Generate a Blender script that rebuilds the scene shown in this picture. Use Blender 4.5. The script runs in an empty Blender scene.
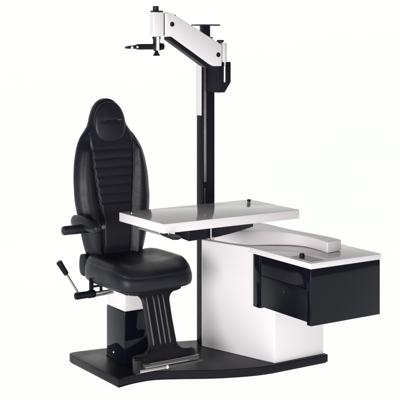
import bpy, bmesh, math, random
from mathutils import Vector, Matrix
random.seed(4)
scene = bpy.context.scene
COL = scene.collection
YAW = 0.5799          # furniture axes against the view direction
FLOOR = -0.0465       # z = 0 is the top of the base platform

# ------------------------------------------------------------------ materials
def mat(name, base, rough=0.5, metal=0.0, spec=0.5, bump=0.0, bscale=200.0, rvar=0.0, rscale=8.0, coat=0.0, cvar=0.0):
    m = bpy.data.materials.new(name); m.use_nodes = True
    nt = m.node_tree; p = nt.nodes['Principled BSDF']
    p.inputs['Base Color'].default_value = (*base, 1)
    p.inputs['Roughness'].default_value = rough
    p.inputs['Metallic'].default_value = metal
    p.inputs['Specular IOR Level'].default_value = spec
    p.inputs['Coat Weight'].default_value = coat
    p.inputs['Coat Roughness'].default_value = 0.08
    tc = nt.nodes.new('ShaderNodeTexCoord')
    if bump:
        n = nt.nodes.new('ShaderNodeTexVoronoi' if bscale > 300 else 'ShaderNodeTexNoise')
        n.inputs['Scale'].default_value = bscale
        b = nt.nodes.new('ShaderNodeBump'); b.inputs['Strength'].default_value = bump; b.inputs['Distance'].default_value = 0.002
        nt.links.new(tc.outputs['Object'], n.inputs['Vector'])
        nt.links.new(n.outputs[0], b.inputs['Height']); nt.links.new(b.outputs[0], p.inputs['Normal'])
    if rvar or cvar:
        n = nt.nodes.new('ShaderNodeTexNoise'); n.inputs['Scale'].default_value = rscale; n.inputs['Detail'].default_value = 6
        nt.links.new(tc.outputs['Object'], n.inputs['Vector'])
        if rvar:
            mr = nt.nodes.new('ShaderNodeMapRange'); mr.inputs['From Min'].default_value = .3; mr.inputs['From Max'].default_value = .7
            mr.inputs['To Min'].default_value = max(0.02, rough-rvar); mr.inputs['To Max'].default_value = rough+rvar
            nt.links.new(n.outputs[0], mr.inputs['Value']); nt.links.new(mr.outputs[0], p.inputs['Roughness'])
        if cvar:
            mx = nt.nodes.new('ShaderNodeMix'); mx.data_type = 'RGBA'
            mx.inputs[6].default_value = (*[c*(1-cvar) for c in base], 1); mx.inputs[7].default_value = (*[min(1, c*(1+cvar)) for c in base], 1)
            nt.links.new(n.outputs[0], mx.inputs[0]); nt.links.new(mx.outputs[2], p.inputs['Base Color'])
    return m

LEATHER = mat('black_leather', (.0115,.012,.0185), .40, spec=.27, bump=.10, bscale=520, rvar=.06, rscale=14)
def creases(m):                         # soft slack and grain pulls over the fine leather grain
    nt = m.node_tree; p = nt.nodes['Principled BSDF']; old = p.inputs['Normal'].links[0].from_node
    tc = nt.nodes.new('ShaderNodeTexCoord'); n = nt.nodes.new('ShaderNodeTexNoise'); n.inputs['Scale'].default_value = 9
    n.inputs['Detail'].default_value = 3; n.inputs['Distortion'].default_value = 1.6
    b = nt.nodes.new('ShaderNodeBump'); b.inputs['Strength'].default_value = .13; b.inputs['Distance'].default_value = .012
    nt.links.new(tc.outputs['Object'], n.inputs['Vector']); nt.links.new(n.outputs[0], b.inputs['Height'])
    nt.links.new(b.outputs[0], old.inputs['Normal'])
creases(LEATHER)
WHITE   = mat('white_enamel', (.84,.815,.83), .30, spec=.45, rvar=.03, rscale=5, cvar=.008)
GLOSSW  = mat('shaded_gloss_laminate', (.72,.675,.69), .085, spec=.5, rvar=.02, rscale=6, cvar=.012)  # white top faces, weak light from above put into the greyer colour
BLACK   = mat('black_powder_coat', (.006,.0065,.012), .42, spec=.16, bump=.08, bscale=700, rvar=.06)
GLOSSB  = mat('smoked_acrylic', (.005,.0055,.011), .07, spec=.24, rvar=.025, rscale=4)
SATINB  = mat('black_satin_panel', (.005,.0055,.010), .28, spec=.18, rvar=.05, rscale=4)
DECK    = mat('black_deck_laminate', (.009,.009,.014), .34, spec=.13, bump=.06, bscale=600, rvar=.07, rscale=5, cvar=.12)
CASTB   = mat('black_cast_metal', (.008,.008,.012), .36, spec=.3, rvar=.06, bump=.06, bscale=500)
CHROME  = mat('chrome', (.62,.60,.60), .16, metal=1, rvar=.05, rscale=20)
STEEL   = mat('brushed_steel', (.42,.41,.42), .32, metal=1, rvar=.08, rscale=25)
RUBBER  = mat('grey_rubber', (.078,.073,.072), .6, bump=.2, bscale=300)
GREYP   = mat('grey_control_panel', (.20,.19,.20), .35, rvar=.05)
BLUEB   = mat('blue_black_steel', (.015,.018,.045), .25, metal=.3, rvar=.05)
RIBM    = mat('pale_highlight', (.075,.072,.078), .34, spec=.4, rvar=.08)  # painted highlight tone for the footrest ribs and the armrest end
PALEM   = mat('satin_aluminium', (.50,.47,.46), .35, metal=.35, rvar=.08, rscale=25)
LIGHTD  = mat('pale_dot', (.85,.85,.88), .35)
THREAD  = mat('grey_thread', (.16,.16,.18), .55)

# ------------------------------------------------------------------ helpers
def link(name, bm, m, parent=None, smooth=None, bevel=0.0, seg=3):
    me = bpy.data.meshes.new(name)
    bmesh.ops.recalc_face_normals(bm, faces=bm.faces[:])
    if bevel:
        eds = [e for e in bm.edges if len(e.link_faces) == 2 and e.calc_face_angle() > math.radians(28)]
        bmesh.ops.bevel(bm, geom=eds, offset=bevel, segments=seg, profile=.5, affect='EDGES', clamp_overlap=True)
    bm.to_mesh(me); bm.free()
    ms = m if isinstance(m, (list, tuple)) else [m]
    for k in ms: me.materials.append(k)
    ang = math.radians(34 if smooth is None else smooth)
    for f in me.polygons: f.use_smooth = True
    me.set_sharp_from_angle(angle=ang)
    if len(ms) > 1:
        for f in me.polygons: f.material_index = 0 if f.normal.z > .6 else 1  # up-facing faces take the first, shaded tone
    o = bpy.data.objects.new(name, me); COL.objects.link(o)
    if parent is not None:
        o.parent = parent
        root = parent
        off = Vector(root.location)
        while root.parent is not None:
            root = root.parent; off = off + Vector(root.location)
        me.transform(Matrix.Translation(-off))
    return o
def thing(name, label, cat, loc):
    o = bpy.data.objects.new(name, None); COL.objects.link(o)
    o.empty_display_size = .1
    o.location = loc; o['label'] = label; o['category'] = cat
    return o
def box(bm, x0, x1, y0, y1, z0, z1):
    r = bmesh.ops.create_cube(bm, size=1)
    for v in r['verts']:
        v.co = Vector((x0+(v.co.x+.5)*(x1-x0), y0+(v.co.y+.5)*(y1-y0), z0+(v.co.z+.5)*(z1-z0)))
    return r['verts']
def Box(*a):
    bm = bmesh.new(); box(bm, *a); return bm
def tube(bm, a, b, r0, r1=None, n=28):
    a = Vector(a); b = Vector(b); d = b-a
    r = bmesh.ops.create_cone(bm, cap_ends=True, segments=n, radius1=r0, radius2=r0 if r1 is None else r1, depth=d.length)
    q = Vector((0,0,1)).rotation_difference(d)
    for v in r['verts']: v.co = (a+b)/2 + q @ v.co
def Tube(*a, **k):
    bm = bmesh.new(); tube(bm, *a, **k); return bm
def lathe(prof, c, axis='z', n=36):
    bm = bmesh.new(); rings = []
    for r, h in prof:
        ring = []
        for i in range(n):
            t = 2*math.pi*i/n; u, v = r*math.cos(t), r*math.sin(t)
            p = {'z': (u, v, h), 'x': (h, u, v), 'y': (u, h, v)}[axis]
            ring.append(bm.verts.new(Vector(c)+Vector(p)))
        rings.append(ring)
    for a, b in zip(rings, rings[1:]):
        for i in range(n): bm.faces.new((a[i], a[(i+1)%n], b[(i+1)%n], b[i]))
    bm.faces.new(rings[0]); bm.faces.new(rings[-1])
    return bm
def prism(pts, z0, z1):                 # plan polygon, extruded up
    bm = bmesh.new()
    lo = [bm.verts.new((x, y, z0)) for x, y in pts]; hi = [bm.verts.new((x, y, z1)) for x, y in pts]
    n = len(pts)
    bm.faces.new(lo); bm.faces.new(hi)
    for i in range(n): bm.faces.new((lo[i], lo[(i+1)%n], hi[(i+1)%n], hi[i]))
    return bm
def prism_y(pts, y0, y1):               # elevation polygon (x, z), extruded in depth
    bm = prism(pts, y0, y1)
    for v in bm.verts: v.co = Vector((v.co.x, v.co.z, v.co.y))
    return bm
def spline(pts, n=8, closed=False):
    out = []; N = len(pts)
    rng = range(N if closed else N-1)
    for i in rng:
        g = lambda k: Vector(pts[k % N]) if closed else Vector(pts[min(max(k,0),N-1)])
        p0, p1, p2, p3 = g(i-1), g(i), g(i+1), g(i+2)
        for j in range(n):
            t = j/n
            out.append(.5*((2*p1)+(p2-p0)*t+(2*p0-5*p1+4*p2-p3)*t*t+(3*p1-p0-3*p2+p3)*t**3))
    if not closed: out.append(Vector(pts[-1]))
    return out
def interp(tab, x):                     # monotone cubic through the table
    if x <= tab[0][0]: return tab[0][1]
    if x >= tab[-1][0]: return tab[-1][1]
    n = len(tab); d = [(tab[i+1][1]-tab[i][1])/(tab[i+1][0]-tab[i][0]) for i in range(n-1)]
    m = [d[0]]+[0 if d[i-1]*d[i] <= 0 else 2*d[i-1]*d[i]/(d[i-1]+d[i]) for i in range(1, n-1)]+[d[-1]]
    for i in range(n-1):
        if x <= tab[i+1][0]:
            h = tab[i+1][0]-tab[i][0]; t = (x-tab[i][0])/h
            return ((2*t**3-3*t*t+1)*tab[i][1]+(t**3-2*t*t+t)*h*m[i]+(3*t*t-2*t**3)*tab[i+1][1]+(t**3-t*t)*h*m[i+1])
def sm(a, b, x):
    t = min(1, max(0, (x-a)/(b-a))); return t*t*(3-2*t)
def wire(bm, pts, r, n=10):
    pts = [Vector(p) for p in pts]
    rings = []
    for i, p in enumerate(pts):
        d = (pts[min(i+1, len(pts)-1)]-pts[max(i-1, 0)]).normalized()
        u = d.cross(Vector((1, 0, 0)) if abs(d.z) > .7 else Vector((0, .3, 1))).normalized(); w = d.cross(u)
        rings.append([bm.verts.new(p+r*(math.cos(2*math.pi*k/n)*u+math.sin(2*math.pi*k/n)*w)) for k in range(n)])
    for a, b in zip(rings, rings[1:]):
        for i in range(n): bm.faces.new((a[i], a[(i+1)%n], b[(i+1)%n], b[i]))
    bm.faces.new(rings[0]); bm.faces.new(rings[-1])
def superloft(cx, cy, a, b, ex, rings, zf=None, n=96, ymap=None):
    """rings: (inset, z) from the bottom rim over the sides to the crown; closed with centre points"""
    bm = bmesh.new(); R = []
    def pt(th, ins, sc=1):
        c, s = math.cos(th), math.sin(th)
        x = (a-ins)*sc*math.copysign(abs(c)**(2/ex), c); y = (b-ins)*sc*math.copysign(abs(s)**(2/ex), s)
        return x, y
    for ins, z, sc in rings:
        ring = []
        for i in range(n):
            x, y = pt(2*math.pi*i/n, ins, sc)
            zz = z + (zf(x/a, y/b, z) if zf else 0)
            ring.append(bm.verts.new((cx+x, cy+y, zz)))
        R.append(ring)
    for p, q in zip(R, R[1:]):
        for i in range(n): bm.faces.new((p[i], p[(i+1)%n], q[(i+1)%n], q[i]))
    bm.faces.new(R[0])
    z = rings[-1][1] + (zf(0, 0, rings[-1][1]) if zf else 0)
    c = bm.verts.new((cx, cy, z))
    for i in range(n): bm.faces.new((R[-1][i], R[-1][(i+1)%n], c))
    return bm

# ------------------------------------------------------------------ backdrop
def backdrop():
    bm = bmesh.new(); prof = [(-11, FLOOR), (3.0, FLOOR)]
    for i in range(1, 17):
        t = i/16*math.pi/2; prof.append((3.0+2.5*math.sin(t), FLOOR+2.5*(1-math.cos(t))))
    prof.append((5.5, 7.0))
    W = 11; rows = [(bm.verts.new((-W, y, z)), bm.verts.new((W, y, z))) for y, z in prof]
    for a, b in zip(rows, rows[1:]): bm.faces.new((a[0], a[1], b[1], b[0]))
    m = bpy.data.materials.new('glowing_white_sweep'); m.use_nodes = True  # added glow: keeps the sweep white and lights the unit
    nt = m.node_tree; p = nt.nodes['Principled BSDF']
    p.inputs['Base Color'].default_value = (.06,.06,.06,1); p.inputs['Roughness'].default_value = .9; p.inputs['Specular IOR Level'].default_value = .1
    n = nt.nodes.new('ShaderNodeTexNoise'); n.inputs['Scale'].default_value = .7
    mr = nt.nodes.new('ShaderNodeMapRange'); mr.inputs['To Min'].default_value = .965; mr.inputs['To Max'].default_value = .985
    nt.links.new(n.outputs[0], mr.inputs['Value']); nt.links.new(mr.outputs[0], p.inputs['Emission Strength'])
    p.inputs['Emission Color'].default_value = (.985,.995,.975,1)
    o = link('backdrop', bm, m); o.rotation_euler = (0, 0, -YAW); o['kind'] = 'structure'
backdrop()

# ------------------------------------------------------------------ base platform
front = spline([(-.745,-.306),(-.67,-.290),(-.602,-.286),(-.545,-.290),(-.491,-.308),(-.42,-.345),(-.35,-.385),(-.259,-.438),(-.17,-.480),(-.083,-.512),(.0,-.535),(.08,-.546)], 6)
outline = [(p.x, p.y) for p in front] + [(.455,-.548),(.455,.09),(.012,.098),(-.129,.146),(-.518,.242)]
outline += [(p.x, p.y) for p in spline([(-.68,.2665),(-.713,.268),(-.738,.258),(-.749,.235)], 4)]
base = thing('base_platform', 'low black curved-edge floor platform carrying the whole unit', 'platform', (-.15,-.1,FLOOR))
link('deck', prism(outline, FLOOR+.004, 0), DECK, base, bevel=.004)
cx = sum(p[0] for p in outline)/len(outline); cy = sum(p[1] for p in outline)/len(outline)
link('foot_strip', prism([(cx+(x-cx)*.985, cy+(y-cy)*.985) for x, y in outline], FLOOR, FLOOR+.004), BLACK, base)

# ------------------------------------------------------------------ examination chair
XC = -.487
chair = thing('examination_chair', 'black leather examination chair with tall ribbed back and oval headrest', 'chair', (XC, 0, 0))

# pedestal
ped = link('pedestal', Box(-.584,-.375,-.091,.112,.0,.281), GLOSSB, chair, bevel=.004)
link('pedestal_column', Box(-.581,-.378,-.088,.109,.2805,.408), WHITE, chair, bevel=.004)
link('indicator', lathe([(.0,0),(.005,0),(.005,-.003),(.001,-.0045)], (-.5845,.03,.036), 'x', 16), LIGHTD, ped)
bm = bmesh.new(); box(bm, -.5866,-.3724,-.0936,.1146,0,.006)
link('plinth_trim', bm, SATINB, ped, bevel=.001)

# mechanism under the seat
bm = bmesh.new()
box(bm, XC-.165,XC+.16,-.23,.19,.402,.432)
box(bm, XC-.10,XC+.10,-.12,.16,.392,.41)
link('seat_pan', bm, CASTB, chair, bevel=.008)
for x, y, z, r in ((-.535,-.105,.383,.010),(-.50,-.11,.375,.013),(-.44,-.12,.386,.012)):
    link('fixing_bolt', lathe([(r*1.3,z-.006),(r*1.35,z-.005),(r*1.35,z+.004),(r,z+.005),(r,.41)], (x,y,0), n=12), CASTB, chair)

# seat cushion
def seat_z(u, v, z):
    z = .446+(z-.424)/.87
    k = sm(.45, .60, z)
    d = 0
    d += -.030*sm(-.45, -1.0, v)*k              # rolled front edge
    d += .016*sm(.55, .92, abs(u))*sm(-.95,-.4,v)*sm(.575,.60,z)   # side bolsters
    d += -.010*math.exp(-((v-.35)/.4)**2)*(1-sm(.4,.7,abs(u)))*sm(.585,.60,z)
    return d
rings = [(.035,.446,1),(.014,.449,1),(.005,.458,1),(.001,.475,1),(0,.50,1),(.001,.525,1),(.004,.545,1),(.0085,.557,1),(.0105,.560,1),(.0085,.564,1),(.010,.573,1),(.018,.585,1),(.031,.593,1),(.050,.597,1)]
rings += [(.052,.598,1-k/14) for k in range(1,14)]
SZ = lambda z: .424+(z-.446)*.87
seat = link('seat', superloft(XC+.011, -.048, .240, .262, 4.6, [(a, SZ(b), c) for a, b, c in rings], seat_z, 128), LEATHER, chair, smooth=60)
bm = bmesh.new()
pts = []
for i in range(97):
    th = 2*math.pi*i/96; c, s = math.cos(th), math.sin(th)
    x = (.240-.0095)*math.copysign(abs(c)**(2/4.6), c); y = (.262-.0095)*math.copysign(abs(s)**(2/4.6), s)
    pts.append((XC+.011+x, -.048+y, .5237+seat_z(x/.240, y/.262, .5237)))
wire(bm, pts, .0028, 8); link('piping', bm, LEATHER, seat, smooth=60)

# backrest
ZT = 1.412
WT = [(.53,.150),(.56,.176),(.62,.194),(.70,.212),(.78,.226),(.87,.236),(.95,.2355),(1.04,.227),(1.11,.212),(1.16,.194),(1.20,.171),(1.235,.141),(1.262,.121),(1.285,.112),(1.31,.1045),(1.335,.0945),(1.362,.082),(1.384,.066),(1.398,.050),(1.407,.033),(1.412,.012)]
YT = [(.53,.205),(.70,.208),(.9,.232),(1.1,.262),(1.25,.292),(1.42,.312)]
CT = [(.53,.086),(.70,.090),(.80,.099),(.90,.113),(1.0,.125),(1.10,.133),(1.18,.138),(1.25,.138)]
def back_front(s, x, z, W):
    """how far the front of the back stands out, s = |x|/W"""
    edge = max(0, 1-s**7)**.5
    topf = 1-sm(1.35, 1.412, z)*.55
    c = interp(CT, z)
    bol = 1-sm(1.12, 1.185, z)
    low = sm(.55, .60, z)
    d = .046
    ax = abs(x)
    u = (ax-c)/max(.02, W-c)
    # side bolsters stand proud of the centre panel
    if u > 0: d += bol*(.034*sm(-.02, .42, u)*(1-.30*sm(.5,1,u)))
    # seams
    d -= .006*math.exp(-((ax-c)/.006)**2)*bol
    # piping groove that frames the shell edge
    d -= .004*math.exp(-((ax-(W-.026))/.006)**2)*sm(.60,.68,z)*(1-sm(1.2,1.26,z))
    if u < 0:
        cen = sm(0, .014, c-ax)
        rib = sm(.830,.842,z)*(1-sm(1.124,1.134,z))
        ph = ((z-.837)/.0487) % 1.0
        d += cen*rib*(.0065*(max(0, math.sin(math.pi*ph)))**.38 - .0005)
        d += cen*(1-sm(.822,.838,z))*.0075*low
        d += .0075*sm(1.128,1.142,z)*cen
    return d*edge*topf
def backrest():
    bm = bmesh.new(); zs = []
    z = .53
    while z < ZT:
        zs.append(z); z += .0033 if z < 1.39 else .0016
    zs.append(ZT); N = 110; rows = []
    for z in zs:
        W = interp(WT, z); y0 = interp(YT, z); row = []
        c = min(interp(CT, z), W*.8)
        for i in range(N+1):                  # front, left to right, columns following the seams
            q = -1+2*i/N; a = abs(q)
            if a < .42: x = c*math.sin(a/.42*math.pi/2)
            else:
                k = (a-.42)/.58; k = (1-math.cos(math.pi*k))/2*.75+k*.25; x = c+(W-c)*k
            x = math.copysign(x, q); t = x/W
            row.append(bm.verts.new((XC+x, y0-back_front(abs(t), x, z, W), z)))
        M = 24
        for i in range(1, M):                 # back, right to left
            t = math.cos(math.pi*i/M); e = max(0, 1-abs(t)**5)**.5
            row.append(bm.verts.new((XC+t*W, y0+.042*e*(1-sm(1.35,1.412,z)*.5), z)))
        rows.append(row)
    n = len(rows[0])
    for a, b in zip(rows, rows[1:]):
        for i in range(n): bm.faces.new((a[i], a[(i+1)%n], b[(i+1)%n], b[i]))
    bm.faces.new(rows[0]); bm.faces.new(rows[-1])
    return bm
back = link('backrest', backrest(), LEATHER, chair, smooth=70)

# headrest pillow (egg shaped pad on the neck of the shell)
def headrest():
    bm = bmesh.new(); bmesh.ops.create_uvsphere(bm, u_segments=64, v_segments=40, radius=1)
    for v in bm.verts:
        x, y, z = v.co
        # flatten the front, widen the lower half
        g = 2.5
        r = (abs(x)**g+abs(z)**g)**(1/g); k = (x*x+z*z)**.5/max(r, 1e-6)
        x *= k; z *= k
        w = .0985-.012*sm(-.1, 1, z)+.002*sm(.1,-.7,z)
        zz = 1.281+z*.115
        yy = math.copysign(abs(y)**.75, y)
        yb = interp(YT, zz)-.052-.010*sm(1.24,1.40,zz)*0
        d = .031*yy + .0045*math.exp(-((zz-1.290)/.009)**2)*(1-sm(.45,.75,abs(x)))*(1 if y < 0 else 0)
        v.co = Vector((XC-.006+x*w, yb+d, zz))
    return bm
head = link('headrest', headrest(), LEATHER, chair, smooth=70)
yh = interp(YT, 1.29)-.052-.031
link('emblem', Box(XC-.042,XC+.030,yh+.0018,yh+.006,1.2865,1.2935), BLACK, head)
bm = bmesh.new(); box(bm, XC+.034,XC+.060,yh+.0017,yh+.006,1.2925,1.2955)
link('emblem_stitch', bm, THREAD, head)

# hinge cover on the chair's side + back bracket
link('hinge_cover', prism_y([(p.x,p.y) for p in spline([(-.0,.555),(.045,.545),(.060,.50),(.055,.455),(.03,.430),(-.03,.430),(-.055,.455),(-.058,.50),(-.04,.545)], 5, True)], -.012, .012), BLACK, chair, bevel=.004)
hc = bpy.data.objects['hinge_cover']
for v in hc.data.vertices:
    p = v.co + Vector((XC,0,0)); v.co = Vector((-.668+p.y*1.2-XC, .205+p.x*.8, .495+(p.z-.492)*.95))
# armrest
bm = superloft(-.742, .055, .036, .150, 3.2, [(.014,.722,1),(.004,.728,1),(0,.742,1),(.001,.758,1),(.007,.772,1),(.016,.780,1)]+[(.018,.782,1-k/6) for k in range(1,6)], lambda u,v,z: .012*math.exp(-((v-.15)/.5)**2)*sm(.74,.78,z)-.012*sm(.4,1,-v)*sm(.74,.78,z), 56)
arm = link('armrest', bm, LEATHER, chair, smooth=60)
link('armrest_roll', lathe([(.012,-.888),(.021,-.886),(.0245,-.880),(.0250,-.80),(.0255,-.735),(.02,-.725)], (0,.045,.728), 'x'), LEATHER, arm)
link('armrest_highlight', lathe([(.012,.0),(.012,-.006),(.008,-.010),(.001,-.011)], (-.712,-.088,.752), 'y', 20), RIBM, arm)  # pale disc painted in for the highlight on the pad's front end
link('armrest_bracket', Box(-.735,-.68,.13,.20,.69,.735), BLACK, arm, bevel=.008)

# recline lever
lv = link('recline_lever', Tube((-.874,.05,.512), (-.787,.05,.375), .0058), STEEL, chair)
link('grip', Tube((-.908,.05,.563), (-.862,.05,.492), .0165, .0135, n=28), BLACK, lv, bevel=.004)
link('lever_hub', lathe([(.012,-.812),(.0185,-.808),(.0195,-.80),(.0185,-.735),(.021,-.73),(.021,-.70),(.0195,-.692),(.012,-.688)], (0,.05,.367), 'x', 28), BLACK, lv)
bm = bmesh.new(); tube(bm, (-.69,.05,.372), (-.52,.05,.372), .0062); tube(bm, (-.69,.05,.355), (-.52,.035,.366), .0062)
link('lever_shaft', bm, STEEL, lv)
bm = bmesh.new(); box(bm, -.724,-.700,.045,.055,.37,.455); box(bm, -.66,-.645,.045,.055,.372,.445); box(bm, -.702,-.66,.048,.054,.40,.412)
link('lever_bracket', bm, BLACK, lv, bevel=.002)

# footrest: leaning cast plate, flared at both ends
def fy(z): return -.232-(.44-z)*.34
def footrest():
    hw, tw, bw, r = .077, .168, .188, .05
    half = [(tw-.004,.446),(tw,.442),(tw+.002,.425),(tw-.008,.408),(tw-.03,.4035)]
    for i in range(1,11):
        t = i/10*math.pi/2; half.append((hw+r-r*math.sin(t), .403-r*(1-math.cos(t))))
    half += [(hw-.001,.31),(hw-.002,.27),(hw-.001,.23),(hw,.18)]
    for i in range(1,11):
        t = i/10*math.pi/2; half.append((hw+r*(1-math.cos(t)), .165-r*math.sin(t)))
    half += [(bw-.03,.112),(bw-.008,.108),(bw,.100),(bw+.001,.06),(bw,.046),(bw-.008,.039)]
    bm = bmesh.new(); F = [-1,-.93,-.5,0,.5,.93,1]; fr_, bk_ = [], []
    for x, z in half:
        fr_.append([bm.verts.new((XC+x*f, fy(z)-(.018 if abs(f) < 1 else .010), z)) for f in F])
        bk_.append([bm.verts.new((XC+x*f, fy(z)+.018, z)) for f in F])
    for G in (fr_, bk_):
        for a, b in zip(G, G[1:]):
            for k in range(len(F)-1): bm.faces.new((a[k], a[k+1], b[k+1], b[k]))
    for k in (0, len(F)-1):
        for i in range(len(half)-1): bm.faces.new((fr_[i][k], fr_[i+1][k], bk_[i+1][k], bk_[i][k]))
    for i in (0, len(half)-1):
        for k in range(len(F)-1): bm.faces.new((fr_[i][k], fr_[i][k+1], bk_[i][k+1], bk_[i][k]))
    return bm
fr = link('footrest', footrest(), CASTB, chair, smooth=50)
for dx in (-.066,-.024,.006,.036):  # beads with highlight put into their tone; first stands for the edge glint
    P = [(XC+dx, fy(.395-.245*k/12)-(.0195 if 0 < k < 12 else .0125), .395-.245*k/12) for k in range(13)]
    bm = bmesh.new(); wire(bm, P, .0046, 10); link('rib', bm, RIBM, fr, smooth=60)
tr = link('foot_plate', Box(XC-.150,XC+.180,-.405,-.372,.058,.078), RUBBER, fr, bevel=.003)
bm = bmesh.new(); box(bm, XC-.150,XC+.110,-.4075,-.404,.063,.068); box(bm, XC-.12,XC+.18,-.400,-.38,.0775,.0815)
link('tread_strip', bm, STEEL, tr, bevel=.001)
rail = link('foot_rail', Tube((XC-.165,-.388,.044), (XC+.212,-.388,.044), .0058), RUBBER, fr)
link('rail_sleeve', Tube((XC-.172,-.388,.044), (XC-.015,-.388,.044), .0082), PALEM, rail, bevel=.001)
bm = bmesh.new(); bmesh.ops.create_uvsphere(bm, u_segments=20, v_segments=12, radius=.0105, matrix=Matrix.Translation((XC-.010,-.388,.044)))
link('rail_knob', bm, LIGHTD, rail)
link('end_cap', Box(XC-.196,XC-.160,-.385,-.345,.028,.105), CASTB, fr, bevel=.008)

# ------------------------------------------------------------------ column
pole = thing('equipment_column', 'tall slim black column behind the table with square top plate', 'column', (.03,.045,0))
link('post', Box(-.012,.070,.010,.074,0,1.60), BLACK, pole, bevel=.002)
bm = bmesh.new(); box(bm, .0,.022,.018,.062,1.60,1.829); box(bm, .026,.048,.022,.058,1.60,1.829)
link('core', bm, BLUEB, pole, bevel=.0015)
link('rear_rail', Box(.050,.070,.030,.07,1.60,1.764), BLACK, pole, bevel=.001)
bm = bmesh.new(); box(bm, -.0045,.0005,.006,.0105,.93,1.60); box(bm, .0045,.0095,.006,.0105,.93,1.60)
link('guide_strip', bm, STEEL, pole, bevel=.0008)
link('lower_strip', Box(-.001,.0025,.007,.0105,.61,.90), STEEL, pole)
link('stop_block', Box(-.005,.0105,.004,.0105,.895,.925), BLACK, pole, bevel=.001)
ws = link('sleeve_plate', Box(-.0185,-.0125,.020,.0735,1.312,1.632), WHITE, pole, bevel=.0015)
link('sleeve_cap', Box(-.0195,-.006,.019,.0745,1.6325,1.642), BLACK, ws)
link('top_plate', Box(-.031,.091,-.017,.103,1.829,1.837), BLUEB, pole, bevel=.0015)
br = link('arm_bracket', prism_y([(.012,1.622),(.100,1.622),(.100,1.507),(.058,1.449),(.012,1.449)], -.112, .0085), BLACK, pole, bevel=.003)
link('pin', Tube((.0535,-.116,1.508), (.0535,-.116,1.60), .0065), CHROME, br)

# ------------------------------------------------------------------ refractor arm
AF, AB = -.118, -.058
ra = thing('refractor_arm', 'white cranked overhead arm carrying a small lens holder on the column', 'arm', (.057,-.088,1.60))
poly = [(-.341,1.768),(-.341,1.897),(-.330,1.902),(-.290,1.892),(.033,1.722),(.033,1.600),(-.016,1.600),(-.050,1.611),(-.302,1.768)]
link('arm_beam', prism_y(poly, AF, AB), WHITE, ra, bevel=.0035)
bm = prism_y([(-.318,1.7665),(-.302,1.7665),(-.050,1.6095),(-.03,1.598),(-.052,1.590),(-.085,1.604),(-.318,1.751)], AF+.004, AB-.004)
link('under_channel', bm, BLACK, ra, bevel=.002)
for x, z in ((-.299,1.836),(.009,1.664)):
    link('pivot_bolt', lathe([(.0135,.0),(.0135,-.0015),(.011,-.0025),(.010,-.001),(.001,-.001)], (x,AF,z), 'y', 28), CASTB, ra)
link('knuckle', lathe([(.022,1.598),(.0245,1.601),(.0245,1.727),(.022,1.731)], (.0585,-.088,0)), WHITE, ra)
link('knuckle_bolt', lathe([(.013,1.7305),(.013,1.737),(.021,1.737),(.021,1.744),(.017,1.748)], (.044,-.088,0), n=24), CASTB, ra)
bm = bmesh.new(); box(bm, -.28,-.262,-.098,-.078,1.884,1.889); link('cable_clip', bm, CASTB, ra)
hd = link('head_block', Box(-.414,-.3475,-.112,-.068,1.768,1.903), WHITE, ra, bevel=.004)
link('hinge_plate', Box(-.3478,-.3405,-.108,-.070,1.775,1.89), CASTB, ra)
link('head_cap', Box(-.412,-.351,-.109,-.071,1.9035,1.911), CASTB, hd, bevel=.002)
link('head_post', Tube((-.386,-.088,1.908), (-.386,-.088,1.936), .0165), CASTB, hd)
sh = link('shank', lathe([(.023,1.768),(.023,1.758),(.0195,1.752),(.0195,1.700),(.0165,1.690),(.010,1.689)], (-.3815,-.088,0)), CASTB, ra)
link('shank_highlight', Tube((-.3845,-.1085,1.692), (-.3845,-.1085,1.768), .0085), WHITE, sh)  # white rod stands for the highlight down the shank
link('shank_knob', lathe([(.008,1.690),(.010,1.684),(.012,1.676),(.019,1.668),(.0195,1.664),(.012,1.662)], (-.3815,-.088,0), n=24), CASTB, sh)
bm = prism_y([(-.575,1.707),(-.570,1.703),(-.50,1.701),(-.40,1.702),(-.40,1.728),(-.50,1.728),(-.515,1.722),(-.565,1.717),(-.575,1.712)], -.103, -.073)
lh = link('lens_holder', bm, CASTB, ra, bevel=.003)
link('holder_screw', lathe([(.0075,-.1025),(.0075,-.106),(.001,-.107)], (-.545,0,1.709), 'y', 16), LIGHTD, lh)
link('holder_screw', lathe([(.006,-.1025),(.006,-.106),(.001,-.107)], (-.512,0,1.712), 'y', 16), LIGHTD, lh)
bm = bmesh.new()
for k in range(7): tube(bm, (-.495+k*.013,-.105,1.7015), (-.495+k*.013,-.072,1.7015), .0042, n=10)
link('knurled_edge', bm, CASTB, lh)
link('clamp', lathe([(.012,-.362),(.020,-.360),(.020,-.352),(.013,-.350),(.013,-.346),(.018,-.344),(.018,-.340),(.01,-.338)], (0,-.088,1.713), 'x', 20), CASTB, sh)

# ------------------------------------------------------------------ instrument table
tb = thing('instrument_table', 'white glossy rectangular instrument table reaching over the chair', 'table', (-.16,-.30,.70))
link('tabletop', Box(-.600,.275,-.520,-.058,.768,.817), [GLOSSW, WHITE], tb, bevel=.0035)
link('table_stop', lathe([(.009,.8172),(.0105,.819),(.0105,.827),(.009,.830),(.001,.8305)], (.215,-.128,0), n=24), BLACK, tb)
link('grommet', lathe([(.014,.8172),(.014,.8195),(.009,.8205),(.001,.8205)], (-.552,-.115,0), n=24), STEEL, tb)
pl = [(p.x,p.y) for p in spline([(-.415,-.470),(-.355,-.464),(-.284,-.462),(-.22,-.447),(-.158,-.424),(-.06,-.385),(.044,-.335),(.13,-.288)], 5)]+[(.15,-.25),(.15,-.03),(.05,-.03),(.04,-.12),(-.10,-.12),(-.20,-.20),(-.372,-.262),(-.392,-.30)]
bk = link('turntable_bracket', prism(pl, .703, .765), BLACK, tb, bevel=.004)
link('bracket_neck', Box(-.010,.066,-.13,.0085,.706,.762), BLACK, tb, bevel=.003)
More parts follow.
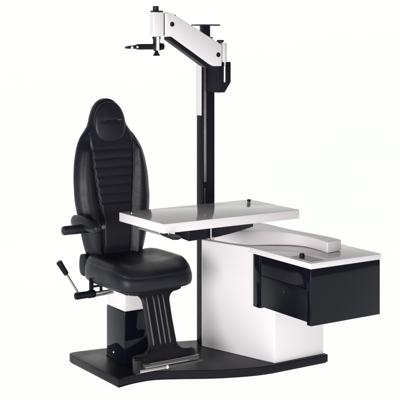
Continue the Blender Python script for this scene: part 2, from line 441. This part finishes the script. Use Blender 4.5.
link('bracket_pivot', Tube((.10,-.07,.6735), (.10,-.07,.7035), .05), BLACK, tb)
link('clamp_screw', Tube((-.283,-.4795,.708), (-.283,-.4795,.760), .0042), CHROME, bk)
link('clamp_foot', Box(-.280,-.262,-.4775,-.462,.698,.714), CHROME, bk, bevel=.002)
bm = prism_y([(0,0)]*3, 0, 1) if False else bmesh.new()
def obox(bm, c, dx, dy, dz, rot):
    vs = box(bm, -dx, dx, -dy, dy, -dz, dz)
    for v in vs: v.co = Vector(c)+Matrix.Rotation(rot, 3, 'Z') @ v.co
obox(bm, (-.575,-.345,.7585), .010, .110, .008, 0); obox(bm, (-.552,-.33,.7615), .016, .13, .0055, 0)
link('slide_rail', bm, STEEL, tb, bevel=.002)
bm = prism([(-.566,-.44),(-.535,-.44),(-.520,-.50),(-.528,-.575),(-.56,-.60),(-.586,-.585),(-.578,-.52)], .745, .757)
link('release_lever', bm, BLACK, tb, bevel=.003)
link('lever_stem', Tube((-.550,-.49,.756), (-.550,-.49,.7685), .006), STEEL, tb)

# ------------------------------------------------------------------ cabinet with drawer unit
cb = thing('instrument_cabinet', 'white tapered cabinet with a projecting smoked black drawer unit', 'cabinet', (.2,-.3,0))
link('cabinet_body', prism([(-.042,-.032),(.101,-.529),(.438,-.529),(.438,-.004),(-.030,-.004)], .0006, .606), WHITE, cb, bevel=.003)
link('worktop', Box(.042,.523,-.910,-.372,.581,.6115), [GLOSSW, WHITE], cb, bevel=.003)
X0, X1 = .047, .517
du = link('drawer_unit', Box(X0+.016,X1-.006,-.872,-.40,.305,.579), SATINB, cb, bevel=.002)
link('front_panel', Box(X0,X1,-.905,-.872,.2885,.5795), GLOSSB, du, bevel=.0012)
link('back_panel', Box(X0,X1,-.462,-.402,.292,.5795), GLOSSB, du, bevel=.0012)
link('niche_panel', Box(X0+.0065,X0+.017,-.871,-.463,.472,.5785), GLOSSB, du)
df = link('drawer_front', Box(X0+.0035,X0+.017,-.871,-.463,.303,.470), SATINB, du, bevel=.001)
link('lock', lathe([(.011,0),(.011,-.0018),(.009,-.003),(.001,-.003)], (X0+.0035,-.68,.423), 'x', 24), CASTB, df)
pn = link('control_panel', Box(.072,.157,-.874,-.712,.6105,.6128), GREYP, cb, bevel=.001)
link('control_knob', lathe([(.0135,.6126),(.0135,.630),(.0115,.635),(.001,.636)], (.100,-.765,0), n=28), BLACK, cb)

# swing arm lying on the worktop
left = spline([(-.036,-.03),(-.012,-.115),(.045,-.195),(.150,-.262),(.230,-.335),(.280,-.42),(.298,-.52),(.298,-.63),(.283,-.752)], 6)
right = spline([(.390,-.738),(.392,-.62),(.378,-.48),(.362,-.36),(.358,-.25),(.360,-.12),(.345,-.02)], 6)
sw = thing('swing_arm', 'thick white curved arm lying across the cabinet worktop', 'arm', (.3,-.4,.612))
foot = spline([(-.036,-.03),(-.006,-.14),(.024,-.245),(.075,-.330),(.165,-.390),(.252,-.452),(.294,-.535),(.298,-.63),(.283,-.752)], 6)
bm = prism([(p.x,p.y) for p in left]+[(p.x,p.y) for p in right], .6135, .673)
for v in bm.verts:                     # side slanted out to the cabinet edge, shaped to catch the key light
    if v.co.z < .62:
        for a, b in zip(left, foot):
            if (v.co.xy-a.xy).length < 1e-6: v.co.x, v.co.y = b.x, b.y; break
link('arm_cover', bm, WHITE, sw, bevel=.004, smooth=50)
link('arm_gasket', prism([(.30,-.745),(.378,-.733),(.37,-.5),(.31,-.5)], .6117, .6135), RUBBER, sw)

# ------------------------------------------------------------------ light
w = bpy.data.worlds.new('World'); scene.world = w; w.use_nodes = True
nt = w.node_tree; bg = nt.nodes['Background']
tc = nt.nodes.new('ShaderNodeTexCoord'); sx = nt.nodes.new('ShaderNodeSeparateXYZ'); mr = nt.nodes.new('ShaderNodeMapRange')
mr.inputs['From Min'].default_value = 0.0; mr.inputs['From Max'].default_value = .6; mr.inputs['To Min'].default_value = .22; mr.inputs['To Max'].default_value = .05
nt.links.new(tc.outputs['Generated'], sx.inputs[0]); nt.links.new(sx.outputs[2], mr.inputs['Value']); nt.links.new(mr.outputs[0], bg.inputs['Strength'])
bg.inputs['Color'].default_value = (1, .97, .98, 1)
def area(name, loc, target, size, size_y, power, col):
    l = bpy.data.lights.new(name, 'AREA'); l.shape = 'RECTANGLE'; l.size = size; l.size_y = size_y; l.energy = power; l.color = col
    o = bpy.data.objects.new(name, l); COL.objects.link(o); o.location = loc
    o.rotation_euler = (Vector(target)-Vector(loc)).to_track_quat('-Z', 'Y').to_euler()
area('key_softbox', (-4.9,-3.3,1.0), (0,-.2,.75), 2.8, 1.7, 262, (1,.975,.985))
area('fill_softbox', (-.2,-6.0,1.0), (0,-.2,.8), 2.2, 1.5, 36, (1,.975,1))

# ------------------------------------------------------------------ camera
cd = bpy.data.cameras.new('Camera'); cam = bpy.data.objects.new('Camera', cd); COL.objects.link(cam)
cam.location = (-3.6447, -5.5066, 1.8); cam.rotation_euler = (math.pi/2, 0, -YAW)
cd.sensor_width = 36; cd.lens = 1149/400*36; cd.shift_y = -(200-30.8)/400
cd.clip_start = .05; cd.clip_end = 100
scene.camera = cam
scene.view_settings.view_transform = 'Standard'; scene.view_settings.look = 'None'; scene.view_settings.exposure = 0
